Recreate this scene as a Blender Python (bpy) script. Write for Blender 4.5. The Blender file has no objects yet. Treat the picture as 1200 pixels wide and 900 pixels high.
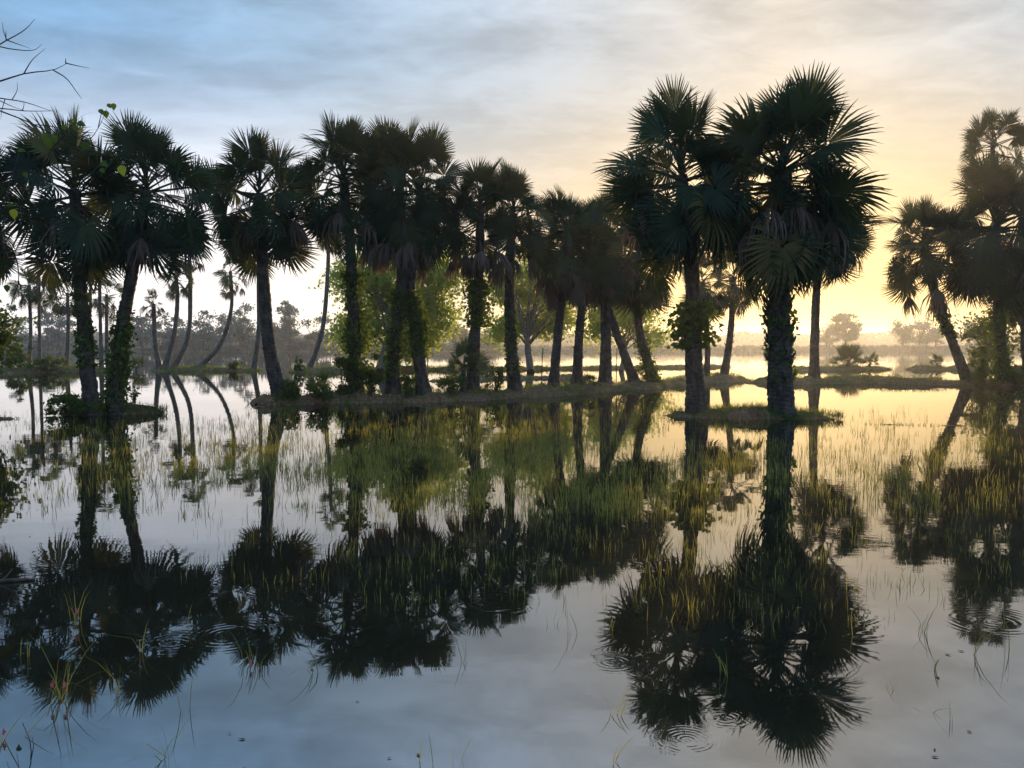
import bpy, math, random
import numpy as np
from mathutils import Vector, Matrix

# ---------------------------------------------------------------- camera / world / sun
R = math.radians
sc = bpy.context.scene
COL = sc.collection
rng = np.random.default_rng(7)
random.seed(7)

F = 1000.0            # focal length in photo pixels (photo is 1200 x 900)
HOR = 404.0           # horizon row
CAMZ = 2.0
PITCH = math.atan((450 - HOR) / F)

cam_d = bpy.data.cameras.new('camera')
cam_d.sensor_width = 36
cam_d.lens = 36 * F / 1200
cam_d.clip_start = 0.05
cam_d.clip_end = 6000
cam = bpy.data.objects.new('camera', cam_d)
COL.objects.link(cam)
cam.location = (0, 0, CAMZ)
cam.rotation_euler = (math.pi / 2 - PITCH, 0, 0)
sc.camera = cam

SUN_AZ = R(17.5)      # to the right of the view axis
SUN_EL = R(8.0)
SUN = Vector((math.sin(SUN_AZ) * math.cos(SUN_EL), math.cos(SUN_AZ) * math.cos(SUN_EL), math.sin(SUN_EL)))

class NT:
    """small helper to wire node trees"""
    def __init__(s, tree):
        s.t = tree; s.n = tree.nodes; s.l = tree.links
    def new(s, typ, **kw):
        n = s.n.new(typ)
        for k, v in kw.items():
            setattr(n, k, v)
        return n
    def put(s, sock, v):
        if hasattr(v, 'is_linked') or isinstance(v, bpy.types.NodeSocket):
            s.l.new(v, sock)
        else:
            sock.default_value = v
    def math(s, op, a, b=None, c=None, clamp=False):
        n = s.new('ShaderNodeMath', operation=op); n.use_clamp = clamp
        s.put(n.inputs[0], a)
        if b is not None: s.put(n.inputs[1], b)
        if c is not None: s.put(n.inputs[2], c)
        return n.outputs[0]
    def vmath(s, op, a, b=None, scale=None):
        n = s.new('ShaderNodeVectorMath', operation=op)
        s.put(n.inputs[0], a)
        if b is not None: s.put(n.inputs[1], b)
        if scale is not None: s.put(n.inputs['Scale'], scale)
        return n.outputs['Value'] if op in ('DOT_PRODUCT', 'LENGTH', 'DISTANCE') else n.outputs[0]
    def mix(s, f, a, b, blend='MIX'):
        n = s.new('ShaderNodeMix', data_type='RGBA', blend_type=blend)
        s.put(n.inputs[0], f); s.put(n.inputs[6], a); s.put(n.inputs[7], b)
        return n.outputs[2]
    def noise(s, vec, scale, detail=3, rough=0.5, dist=0.0):
        n = s.new('ShaderNodeTexNoise')
        if vec is not None: s.put(n.inputs['Vector'], vec)
        n.inputs['Scale'].default_value = scale
        n.inputs['Detail'].default_value = detail
        n.inputs['Roughness'].default_value = rough
        n.inputs['Distortion'].default_value = dist
        return n.outputs['Fac']
    def ramp(s, f, a, b, c=0.0, d=1.0):
        n = s.new('ShaderNodeMapRange'); n.interpolation_type = 'SMOOTHSTEP'
        s.put(n.inputs[0], f)
        for i, v in enumerate((a, b, c, d)): s.put(n.inputs[1 + i], v)
        return n.outputs[0]

def rgb(r, g, b): return (r, g, b, 1.0)

world = bpy.data.worlds.new('World'); sc.world = world
world.use_nodes = True
w = NT(world.node_tree); w.n.clear()
SKY_K = 0.12
sky = w.new('ShaderNodeTexSky', sky_type='NISHITA')
sky.sun_disc = False
sky.sun_elevation = SUN_EL
sky.sun_rotation = SUN_AZ
sky.air_density = 1.0; sky.dust_density = 2.2; sky.ozone_density = 2.5
dirv = w.vmath('NORMALIZE', w.new('ShaderNodeTexCoord').outputs['Generated'])
sepd = w.new('ShaderNodeSeparateXYZ'); w.put(sepd.inputs[0], dirv)
el = w.math('MAXIMUM', sepd.outputs['Z'], 0.0)
flat = w.vmath('NORMALIZE', w.vmath('MULTIPLY', dirv, (1, 1, 0)))
daz = w.math('DIVIDE', w.math('ARCCOSINE', w.vmath('DOT_PRODUCT', flat, (math.sin(SUN_AZ), math.cos(SUN_AZ), 0.0))), math.pi)
sunward = w.vmath('DOT_PRODUCT', dirv, tuple(SUN))
def cramp(f, stops):
    n = w.new('ShaderNodeValToRGB'); w.put(n.inputs[0], f)
    e = n.color_ramp.elements
    while len(e) < len(stops): e.new(0.5)
    for k, (p, c) in enumerate(stops): e[k].position = p; e[k].color = rgb(*c)
    return n.outputs[0]
# thin high cloud veil lit by the low sun: warm towards it, cool away from it
HIGH = cramp(daz, [(0.0, (.62, .56, .49)), (0.10, (.44, .51, .59)), (0.17, (.31, .45, .61)), (0.25, (.22, .40, .63)), (0.6, (.18, .33, .55)), (1.0, (.19, .31, .48))])
LOW = cramp(daz, [(0.0, (.82, .51, .15)), (0.06, (.86, .56, .20)), (0.13, (1.02, .86, .66)), (0.20, (1.32, 1.22, 1.18)), (0.28, (1.15, 1.12, 1.14)), (0.42, (.70, .70, .76)), (1.0, (.38, .42, .52))])
TOP = cramp(daz, [(0.0, (.82, .80, .76)), (0.10, (.54, .70, .92)), (0.19, (.31, .54, .85)), (0.28, (.24, .48, .82)), (0.6, (.20, .38, .64)), (1.0, (.20, .35, .56))])
HIGH = w.mix(w.ramp(el, 0.33, 0.50), HIGH, TOP)
lowf = w.ramp(el, 0.05, 0.33, 1.0, 0.0)
veilc = w.mix(lowf, HIGH, LOW)
den = w.math('ADD', el, 0.10)
comb = w.new('ShaderNodeCombineXYZ')
w.put(comb.inputs[0], w.math('DIVIDE', sepd.outputs['X'], den))
w.put(comb.inputs[1], w.math('DIVIDE', sepd.outputs['Y'], den))
cn = w.noise(w.vmath('MULTIPLY', comb.outputs[0], (0.55, 1.0, 1.0)), 1.9, 8, 0.60, 0.35)
cn2 = w.noise(w.vmath('MULTIPLY', comb.outputs[0], (0.30, 0.7, 1.0)), 0.8, 3, 0.5, 0.3)
cn3 = w.noise(w.vmath('MULTIPLY', comb.outputs[0], (0.8, 1.0, 1.0)), 6.5, 6, 0.6, 0.5)
cl = w.math('ADD', w.math('MULTIPLY', cn, 0.45), w.math('ADD', w.math('MULTIPLY', cn2, 0.3), w.math('MULTIPLY', cn3, 0.25)))
hic = w.ramp(el, 0.08, 0.45, 0.7, 3.0)
clf = w.math('ADD', w.math('MULTIPLY', w.ramp(cl, 0.40, 0.60, -0.06, 0.12), hic), 1.0)
veilc = w.vmath('SCALE', veilc, scale=clf)
glow = w.math('POWER', w.math('MAXIMUM', sunward, 0.0), 260.0)
veilc = w.vmath('ADD', veilc, w.vmath('SCALE', (0.26, 0.18, 0.08), scale=glow))
veilc = w.vmath('SCALE', veilc, scale=1.0 / SKY_K)
base = w.mix(0.93, sky.outputs[0], veilc)
bg = w.new('ShaderNodeBackground'); bg.inputs[1].default_value = SKY_K
w.put(bg.inputs[0], base)
wo = w.new('ShaderNodeOutputWorld'); w.l.new(bg.outputs[0], wo.inputs[0])

sun_d = bpy.data.lights.new('sun', 'SUN')
sun_d.energy = 4.4; sun_d.angle = R(0.5); sun_d.color = (1.0, 0.65, 0.30)
sun = bpy.data.objects.new('sun', sun_d); COL.objects.link(sun)
sun.rotation_euler = (-SUN).to_track_quat('-Z', 'Y').to_euler()
sun.location = SUN * 200

sc.view_settings.view_transform = 'Standard'
sc.view_settings.look = 'None'
sc.view_settings.exposure = 0.12
sc.view_settings.gamma = 1.0
sc.cycles.use_denoising = True
sc.cycles.max_bounces = 8
sc.cycles.diffuse_bounces = 3
sc.cycles.glossy_bounces = 3
sc.cycles.transmission_bounces = 3
sc.cycles.volume_bounces = 2
sc.cycles.sample_clamp_indirect = 4.0
sc.cycles.caustics_reflective = False
sc.cycles.caustics_refractive = False

# ---------------------------------------------------------------- helpers
CP, SP = math.cos(PITCH), math.sin(PITCH)
def ray(px, py):
    x = (px - 600) / F; y = -(py - 450) / F
    return Vector((x, CP + y * SP, -SP + y * CP))
def at(px, py, Y):
    d = ray(px, py); t = Y / d.y
    return Vector((d.x * t, Y, CAMZ + d.z * t))
def ground(px, py, z=0.0):
    d = ray(px, py); t = (z - CAMZ) / d.z
    return Vector((d.x * t, d.y * t, z))

def tag(o, label, cat, group=None, kind=None):
    o['label'] = label; o['category'] = cat
    if group: o['group'] = group
    if kind: o['kind'] = kind
    return o
def empty(name, loc):
    o = bpy.data.objects.new(name, None); o.empty_display_size = 0.2
    o.location = loc; COL.objects.link(o); return o
def link(name, me, parent=None, loc=(0, 0, 0)):
    o = bpy.data.objects.new(name, me); COL.objects.link(o)
    o.location = loc
    if parent: o.parent = parent
    return o
def structure(o): o['kind'] = 'structure'; return o
def stuff(o): o['kind'] = 'stuff'; return o

def npmesh(name, verts, quads, mat, tint=None, smooth=False):
    """quads: (N,4) int array"""
    verts = np.asarray(verts, dtype=np.float32).reshape(-1, 3)
    quads = np.asarray(quads, dtype=np.int32).reshape(-1, 4)
    me = bpy.data.meshes.new(name)
    me.vertices.add(len(verts)); me.vertices.foreach_set('co', verts.ravel())
    me.loops.add(quads.size); me.loops.foreach_set('vertex_index', quads.ravel())
    me.polygons.add(len(quads))
    me.polygons.foreach_set('loop_start', np.arange(0, quads.size, 4, dtype=np.int32))
    me.polygons.foreach_set('loop_total', np.full(len(quads), 4, dtype=np.int32))
    if smooth: me.polygons.foreach_set('use_smooth', np.ones(len(quads), dtype=bool))
    me.update(calc_edges=True)
    if tint is not None:
        a = me.attributes.new('tint', 'FLOAT', 'POINT')
        a.data.foreach_set('value', np.asarray(tint, dtype=np.float32))
    me.materials.append(mat)
    return me

def pymesh(name, v, f, mat, smooth=False):
    me = bpy.data.meshes.new(name)
    me.from_pydata([tuple(p) for p in v], [], f)
    if smooth:
        me.polygons.foreach_set('use_smooth', [True] * len(me.polygons))
    me.materials.append(mat); me.update()
    return me

def catmull(pts, n):
    pts = [Vector(p) for p in pts]
    P = [pts[0] * 2 - pts[1]] + pts + [pts[-1] * 2 - pts[-2]]
    out = []
    m = len(pts) - 1
    for k in range(n + 1):
        u = k / n * m; i = min(int(u), m - 1); t = u - i
        a, b, c, d = P[i], P[i + 1], P[i + 2], P[i + 3]
        out.append(0.5 * ((2 * b) + (c - a) * t + (2 * a - 5 * b + 4 * c - d) * t * t + (3 * b - a - 3 * c + d) * t ** 3))
    return out

def tube_vf(path, rad, sides=8, v0=0, jitter=0.0, seed=0):
    """tube along path; rad: list of radii"""
    rs = random.Random(seed)
    V, Q = [], []
    n = len(path)
    up = Vector((0.13, 0.97, 0.2))
    for i, p in enumerate(path):
        t = (path[min(i + 1, n - 1)] - path[max(i - 1, 0)])
        if t.length < 1e-9: t = Vector((0, 0, 1))
        t.normalize()
        u = t.cross(up)
        if u.length < 0.05: u = t.cross(Vector((1, 0, 0)))
        u.normalize(); q = t.cross(u)
        for k in range(sides):
            a = 2 * math.pi * k / sides
            r = rad[i] * (1 + jitter * (rs.random() - 0.5))
            V.append(p + u * (math.cos(a) * r) + q * (math.sin(a) * r))
    for i in range(n - 1):
        for k in range(sides):
            a = v0 + i * sides + k; b = v0 + i * sides + (k + 1) % sides
            Q.append((a, b, b + sides, a + sides))
    # end cap collapsed
    c = len(V); V.append(path[-1].copy())
    for k in range(0, sides, 2):
        a = v0 + (n - 1) * sides + k
        Q.append((a, v0 + (n - 1) * sides + (k + 1) % sides, v0 + (n - 1) * sides + (k + 2) % sides, v0 + c))
    return V, Q

class Tubes:
    def __init__(s): s.V = []; s.Q = []
    def add(s, path, rad, sides=6, jitter=0.0, seed=0):
        v, q = tube_vf(path, rad, sides, len(s.V), jitter, seed)
        s.V += v; s.Q += q
    def mesh(s, name, mat, off=Vector((0, 0, 0)), smooth=True):
        return npmesh(name, [tuple(p - off) for p in s.V], s.Q, mat, smooth=smooth)

# ---------------------------------------------------------------- materials
def new_mat(name):
    m = bpy.data.materials.new(name); m.use_nodes = True
    t = NT(m.node_tree); t.n.clear()
    return m, t, t.new('ShaderNodeOutputMaterial')

def leaf_mat(name, c0, c1, trans=0.35, tcol=None, rough=0.5, use_tint=True):
    m, t, out = new_mat(name)
    if use_tint:
        f = t.new('ShaderNodeAttribute', attribute_name='tint').outputs['Fac']
    else:
        f = t.new('ShaderNodeObjectInfo').outputs['Random']
    geo = t.new('ShaderNodeTexCoord').outputs['Object']
    nz = t.noise(geo, 3.0, 2)
    f2 = t.math('ADD', t.math('MULTIPLY', f, 0.75), t.math('MULTIPLY', nz, 0.25))
    c = t.mix(f2, rgb(*c0), rgb(*c1))
    if name == 'palm_leaf':
        c = t.mix(t.ramp(f, 0.90, 0.95, 0.0, 0.8), c, rgb(0.15, 0.12, 0.04))
    dif = t.new('ShaderNodeBsdfDiffuse'); t.put(dif.inputs[0], c)
    gl = t.new('ShaderNodeBsdfGlossy'); gl.inputs['Roughness'].default_value = rough
    gl.inputs[0].default_value = rgb(0.8, 0.8, 0.8)
    p = t.new('ShaderNodeMixShader'); p.inputs[0].default_value = 0.02
    t.l.new(dif.outputs[0], p.inputs[1]); t.l.new(gl.outputs[0], p.inputs[2])
    tr = t.new('ShaderNodeBsdfTranslucent')
    t.put(tr.inputs[0], t.mix(0.65, c, rgb(*(tcol or c1))))
    ms = t.new('ShaderNodeMixShader'); ms.inputs[0].default_value = trans
    t.l.new(p.outputs[0], ms.inputs[1]); t.l.new(tr.outputs[0], ms.inputs[2])
    t.l.new(ms.outputs[0], out.inputs[0])
    return m

def bark_mat(name, c0, c1, rings=0.0, scale=6.0, bump=0.5):
    m, t, out = new_mat(name)
    co = t.new('ShaderNodeTexCoord').outputs['Object']
    sq = t.vmath('MULTIPLY', co, (1.0, 1.0, 0.35))
    n1 = t.noise(sq, scale, 5, 0.65)
    n2 = t.noise(co, scale * 0.3, 3)
    f = t.ramp(t.math('ADD', t.math('MULTIPLY', n1, 0.6), t.math('MULTIPLY', n2, 0.4)), 0.35, 0.65)
    h = n1
    if rings > 0:
        wv = t.new('ShaderNodeTexWave', wave_type='BANDS', bands_direction='Z')
        t.put(wv.inputs['Vector'], co)
        wv.inputs['Scale'].default_value = rings; wv.inputs['Distortion'].default_value = 7.0
        wv.inputs['Detail'].default_value = 4; wv.inputs['Detail Scale'].default_value = 1.6
        f = t.math('MULTIPLY', f, t.math('ADD', t.math('MULTIPLY', wv.outputs['Fac'], 0.3), 0.7))
        h = t.math('ADD', n1, t.math('MULTIPLY', wv.outputs['Fac'], 0.35))
    p = t.new('ShaderNodeBsdfPrincipled')
    t.put(p.inputs['Base Color'], t.mix(f, rgb(*c0), rgb(*c1)))
    p.inputs['Roughness'].default_value = 0.85
    p.inputs['Specular IOR Level'].default_value = 0.2
    b = t.new('ShaderNodeBump'); b.inputs['Strength'].default_value = bump; b.inputs['Distance'].default_value = 0.04
    t.put(b.inputs['Height'], h); t.l.new(b.outputs[0], p.inputs['Normal'])
    t.l.new(p.outputs[0], out.inputs[0])
    return m

M = {}
M['frond'] = leaf_mat('palm_leaf', (0.020, 0.046, 0.030), (0.045, 0.078, 0.032), 0.20, (0.12, 0.13, 0.02), 0.65, use_tint=False)
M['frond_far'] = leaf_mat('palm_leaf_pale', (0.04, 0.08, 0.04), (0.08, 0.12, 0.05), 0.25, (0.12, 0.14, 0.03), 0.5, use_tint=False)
M['dead'] = leaf_mat('dry_palm_leaf', (0.10, 0.078, 0.062), (0.24, 0.185, 0.145), 0.2, (0.34, 0.22, 0.12), 0.8, use_tint=False)
M['petiole'] = bark_mat('palm_stalk', (0.04, 0.05, 0.02), (0.10, 0.09, 0.04), bump=0.1)
M['bark'] = bark_mat('palm_bark', (0.035, 0.030, 0.027), (0.14, 0.12, 0.10), rings=2.6, scale=9, bump=0.9)
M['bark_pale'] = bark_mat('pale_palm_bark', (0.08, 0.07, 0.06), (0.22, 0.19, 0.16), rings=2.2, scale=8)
M['wood'] = bark_mat('branch_bark', (0.05, 0.04, 0.032), (0.14, 0.11, 0.08), scale=10)
M['twig'] = bark_mat('bare_twig_bark', (0.02, 0.018, 0.016), (0.06, 0.05, 0.04), scale=20)
M['ivy'] = leaf_mat('vine_leaf', (0.04, 0.085, 0.025), (0.11, 0.18, 0.04), 0.40, (0.20, 0.26, 0.03))
M['tree_leaf'] = leaf_mat('broad_leaf', (0.14, 0.24, 0.05), (0.28, 0.35, 0.07), 0.62, (0.62, 0.72, 0.12))
M['far_leaf_hazed'] = leaf_mat('far_tree_leaf_hazed', (0.07, 0.18, 0.19), (0.12, 0.25, 0.25), 0.30, (0.12, 0.13, 0.04))  # green foliage with the pale blue of distant haze put into its colour
M['shrub'] = leaf_mat('shrub_leaf', (0.04, 0.08, 0.02), (0.11, 0.16, 0.04), 0.35, (0.22, 0.26, 0.04))
M['big_leaf'] = leaf_mat('vine_big_leaf', (0.03, 0.075, 0.015), (0.07, 0.14, 0.02), 0.3, (0.15, 0.24, 0.02), use_tint=False)
M['yellow_leaf'] = leaf_mat('yellow_leaf', (0.30, 0.34, 0.03), (0.42, 0.44, 0.05), 0.4, (0.6, 0.6, 0.05), use_tint=False)
M['grass'] = leaf_mat('water_grass_blade', (0.16, 0.18, 0.045), (0.34, 0.32, 0.085), 0.45, (0.44, 0.42, 0.08))
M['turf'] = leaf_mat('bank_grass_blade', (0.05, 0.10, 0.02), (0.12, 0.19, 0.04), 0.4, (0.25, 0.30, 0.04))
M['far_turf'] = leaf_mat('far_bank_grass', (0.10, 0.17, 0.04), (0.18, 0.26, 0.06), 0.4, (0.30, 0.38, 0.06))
M['egg'], t_, o_ = new_mat('pink_eggs')
p_ = t_.new('ShaderNodeBsdfPrincipled'); p_.inputs['Base Color'].default_value = rgb(0.75, 0.12, 0.16)
p_.inputs['Roughness'].default_value = 0.5
t_.put(p_.inputs['Base Color'], t_.mix(t_.noise(t_.new('ShaderNodeTexCoord').outputs['Object'], 60, 2), rgb(0.5, 0.07, 0.10), rgb(0.72, 0.20, 0.22)))
t_.l.new(p_.outputs[0], o_.inputs[0])

def soil_mat():
    m, t, out = new_mat('bank_soil')
    co = t.new('ShaderNodeNewGeometry').outputs['Position']
    n1 = t.noise(co, 1.3, 5, 0.6); n2 = t.noise(co, 9.0, 4, 0.65)
    c = t.mix(t.ramp(n2, 0.35, 0.7), rgb(0.15, 0.088, 0.050), rgb(0.36, 0.215, 0.12))
    c = t.mix(t.ramp(n1, 0.48, 0.62, 0, 0.75), c, rgb(0.09, 0.115, 0.03))
    p = t.new('ShaderNodeBsdfPrincipled'); t.put(p.inputs['Base Color'], c)
    p.inputs['Roughness'].default_value = 0.9; p.inputs['Specular IOR Level'].default_value = 0.2
    b = t.new('ShaderNodeBump'); b.inputs['Strength'].default_value = 0.8; b.inputs['Distance'].default_value = 0.08
    t.put(b.inputs['Height'], n2); t.l.new(b.outputs[0], p.inputs['Normal'])
    t.l.new(p.outputs[0], out.inputs[0]); return m
M['soil'] = soil_mat()

RINGS = [  # (pixel x, y, radius m, wavelength m, amplitude)
    (205, 752, 0.22, 0.050, 0.00030), (268, 744, 0.34, 0.055, 0.00040), (362, 720, 0.14, 0.06, 0.0003),
    (575, 706, 0.30, 0.10, 0.0004), (806, 867, 0.15, 0.028, 0.00024), (850, 842, 0.11, 0.035, 0.0002),
    (1165, 728, 0.34, 0.06, 0.0003), (718, 776, 0.15, 0.04, 0.00025), (1000, 690, 0.26, 0.08, 0.00025)]

def water_mat():
    m, t, out = new_mat('still_water')
    pos = t.new('ShaderNodeNewGeometry').outputs['Position']
    big = t.noise(t.vmath('MULTIPLY', pos, (0.6, 1.0, 1.0)), 0.9, 2)
    mid = t.noise(t.vmath('MULTIPLY', pos, (0.7, 1.0, 1.0)), 5.5, 2)
    patch = t.ramp(t.noise(pos, 0.35, 2), 0.45, 0.7, 0.25, 1.0)
    h = t.math('ADD', t.math('MULTIPLY', big, 0.0022), t.math('MULTIPLY', t.math('MULTIPLY', mid, patch), 0.0007))
    for px, py, rr, wl, amp in RINGS:
        c = ground(px, py)
        d = t.vmath('DISTANCE', pos, tuple(c))
        s = t.math('SINE', t.math('ADD', t.math('MULTIPLY', d, 2 * math.pi / wl), t.math('MULTIPLY', t.noise(pos, 3.0, 1), 4.0)))
        env = t.math('MULTIPLY', t.math('MULTIPLY', t.ramp(d, rr * 1.5, rr * 0.4), t.ramp(d, 0.0, rr * 0.6, 0.25, 1.0)), t.ramp(t.noise(pos, 2.2 / rr, 1), 0.42, 0.60, 0.1, 1.0))
        h = t.math('ADD', h, t.math('MULTIPLY', t.math('MULTIPLY', s, env), amp * 0.5))
    b = t.new('ShaderNodeBump'); b.inputs['Strength'].default_value = 1.0; b.inputs['Distance'].default_value = 1.0
    t.put(b.inputs['Height'], h)
    p = t.new('ShaderNodeBsdfPrincipled')
    mud = t.mix(t.noise(pos, 0.8, 3), rgb(0.012, 0.012, 0.008), rgb(0.025, 0.022, 0.013))
    t.put(p.inputs['Base Color'], mud)
    p.inputs['Roughness'].default_value = 0.015
    p.inputs['IOR'].default_value = 3.4
    t.l.new(b.outputs[0], p.inputs['Normal'])
    t.l.new(p.outputs[0], out.inputs[0]); return m
M['water'] = water_mat()

# ---------------------------------------------------------------- setting: water, banks
EXT = 1300.0
structure(link('water', npmesh('water', [(-EXT, -60, 0), (EXT, -60, 0), (EXT, EXT, 0), (-EXT, EXT, 0)], [(0, 1, 2, 3)], M['water'])))

def vnoise(p, s):
    from mathutils import noise
    return noise.noise(Vector(p) * s)

MOUNDS = {}
def mound(name, pts, half, height, seed=0, mat='soil', step=0.3, taper=1.6):
    """low earth bank along pts (world points at z = 0)"""
    L = sum((Vector(pts[i + 1]) - Vector(pts[i])).length for i in range(len(pts) - 1))
    n = max(10, int(L / step))
    path = catmull(pts, n)
    U = 21
    V, Q, tops = [], [], []
    for i, p in enumerate(path):
        tdir = path[min(i + 1, n)] - path[max(i - 1, 0)]; tdir.z = 0; tdir.normalize()
        nrm = Vector((-tdir.y, tdir.x, 0))
        s = i / n * L
        e = min(1.0, min(s, L - s) / taper) ** 0.5
        wv = half * (0.75 + 0.55 * vnoise((s, seed * 7.3, 0), 0.45)) * (0.12 + 0.88 * e)
        hv = height * (0.85 + 0.5 * vnoise((s, seed * 3.1, 5), 0.6)) * e
        for k in range(U):
            u = -1 + 2 * k / (U - 1)
            q = p + nrm * (u * wv * (1 + 0.18 * vnoise((s, u > 0, seed + 3), 1.8)) + 0.12 * half * vnoise((s, u * 3, seed), 0.9))
            z = hv * max(0, 1 - abs(u) ** 2.2) - 0.06 + (0.36 * vnoise((q.x, q.y, seed), 1.7) + 0.40 * vnoise((q.x, q.y, seed + 9), 4.5)) * height * (1 - 0.7 * abs(u))
            V.append((q.x, q.y, z))
        tops.append((p, nrm, wv, hv))
    for i in range(n):
        for k in range(U - 1):
            a = i * U + k
            Q.append((a, a + 1, a + U + 1, a + U))
    o = structure(link(name, npmesh(name, V, Q, M[mat], smooth=True)))
    return tops

def mound_z(tops, x, y):
    best = min(tops, key=lambda t: (t[0].x - x) ** 2 + (t[0].y - y) ** 2)
    u = ((x - best[0].x) * best[1].x + (y - best[0].y) * best[1].y) / max(best[2], 1e-3)
    return best[3] * max(0, 1 - abs(u) ** 2.2) - 0.05

DK = [(300, 474.5), (330, 473), (418, 471), (462, 470), (497, 469.5), (553, 467), (604, 464.5), (648, 461.5), (676, 459.5), (709, 457), (745, 454.5), (768, 453), (820, 448), (850, 446), (872, 445)]
T_main = mound('dike', [ground(*p) for p in DK], 1.5, 0.42, 1)
T_left = mound('islet', [ground(62, 487), ground(110, 486), ground(150, 485), ground(196, 484)], 1.1, 0.42, 2)
T_right = mound('islet', [ground(775, 487), ground(815, 488), ground(870, 490), ground(916, 490), ground(988, 491)], 0.85, 0.42, 3)
T_strip = mound('mud_strip', [ground(1004, 497), ground(1060, 498), ground(1130, 499), ground(1240, 500)], 0.10, 0.075, 4, step=0.15)
T_r2 = mound('dike', [ground(868, 448), ground(930, 449), ground(960, 449), ground(1010, 448), ground(1085, 450), ground(1140, 451), ground(1200, 452), ground(1330, 455)], 1.5, 0.40, 5)
T_r3 = mound('bank', [ground(905, 434), ground(960, 433.5), ground(1045, 433)], 1.6, 0.40, 6)
T_r4 = mound('bank', [ground(1060, 433), ground(1110, 433), ground(1180, 434), ground(1330, 434)], 1.6, 0.40, 7)
T_c1 = mound('bank', [ground(540, 434), ground(620, 433), ground(700, 432), ground(780, 431), ground(858, 430)], 1.5, 0.30, 8)
T_c2 = mound('bank', [ground(500, 447), ground(580, 444), ground(640, 443.5), ground(705, 443)], 1.1, 0.26, 9)
T_b1 = mound('bank', [ground(-120, 438), ground(20, 437), ground(75, 436), ground(132, 435.5)], 2.2, 0.45, 10)
T_b2 = mound('bank', [ground(176, 435), ground(230, 434.5), ground(306, 434.5)], 1.6, 0.34, 11)
T_b3 = mound('bank', [ground(335, 436.5), ground(395, 436), ground(460, 434), ground(545, 434)], 1.8, 0.36, 12)
T_mud = mound('mud_bank', [ground(-90, 492), ground(-30, 491), ground(22, 491)], 0.7, 0.26, 13)
T_mud2 = mound('mud_bank', [ground(283, 477), ground(302, 477), ground(330, 476)], 0.45, 0.12, 14)
far_pts = [Vector((x, 262 + 10 * math.sin(x * 0.012) - 0.02 * x, 0)) for x in range(-420, 460, 40)]
T_far = mound('far_bank', far_pts, 7.0, 1.3, 15, step=4.0, taper=10)
hill_pts = [Vector((x, 640, 0)) for x in range(-900, 1000, 60)]
T_hill = mound('far_ridge', hill_pts, 30.0, 9.0, 16, step=9.0, taper=40)

# ---------------------------------------------------------------- leaf and grass makers
def leaf_arrays(C, size, seed, ratio=0.5, droop=0.3, outward=None):
    r = np.random.default_rng(seed)
    C = np.asarray(C, dtype=np.float64); N = len(C)
    d = r.normal(size=(N, 3)); d[:, 2] -= droop
    if outward is not None: d += outward
    d /= np.linalg.norm(d, axis=1, keepdims=True)
    a = r.normal(size=(N, 3)); s = np.cross(d, a); s /= np.linalg.norm(s, axis=1, keepdims=True) + 1e-9
    nn = np.cross(d, s)
    L = np.asarray(size) * r.uniform(0.6, 1.35, N)
    L = L[:, None]
    base = C - d * L * 0.5
    mid = C + nn * L * 0.06
    v = np.stack([base, mid + s * L * ratio * 0.5, base + d * L - nn * L * 0.05, mid - s * L * ratio * 0.5], axis=1).reshape(-1, 3)
    q = np.arange(4 * N).reshape(-1, 4)
    t = np.repeat(r.random(N), 4)
    return v, q, t

def blades(P, H, W, seed, lean=0.25, curl=0.3):
    """P (N,3) roots; returns arrays for tapered bent blades, 3 quads each"""
    r = np.random.default_rng(seed)
    P = np.asarray(P, dtype=np.float64); N = len(P)
    az = r.uniform(0, 2 * math.pi, N)
    ld = np.stack([np.cos(az), np.sin(az), np.zeros(N)], 1)
    wz = r.uniform(0, 2 * math.pi, N)
    wd = np.stack([np.cos(wz), np.sin(wz), np.zeros(N)], 1)
    ln = np.abs(r.normal(0, lean, N)); cu = np.abs(r.normal(0, curl, N))
    H = np.asarray(H); W = np.asarray(W)
    vs = []
    for s, wf in ((0, 0.8), (0.4, 1.0), (0.75, 0.7), (1.0, 0.06)):
        off = (ln * s + cu * s ** 2.5) * H
        z = H * s - 0.35 * H * cu * s ** 3
        c = P + ld * off[:, None]; c[:, 2] += z
        hw = (W * wf * 0.5)[:, None] * wd
        vs += [c - hw, c + hw]
    v = np.stack(vs, axis=1).reshape(-1, 3)
    b = (np.arange(N) * 8)[:, None]
    q = np.concatenate([b + np.array([[0, 1, 3, 2]]), b + np.array([[2, 3, 5, 4]]), b + np.array([[4, 5, 7, 6]])], axis=0)
    t = np.repeat(r.random(N), 8)
    return v, q, t

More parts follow.
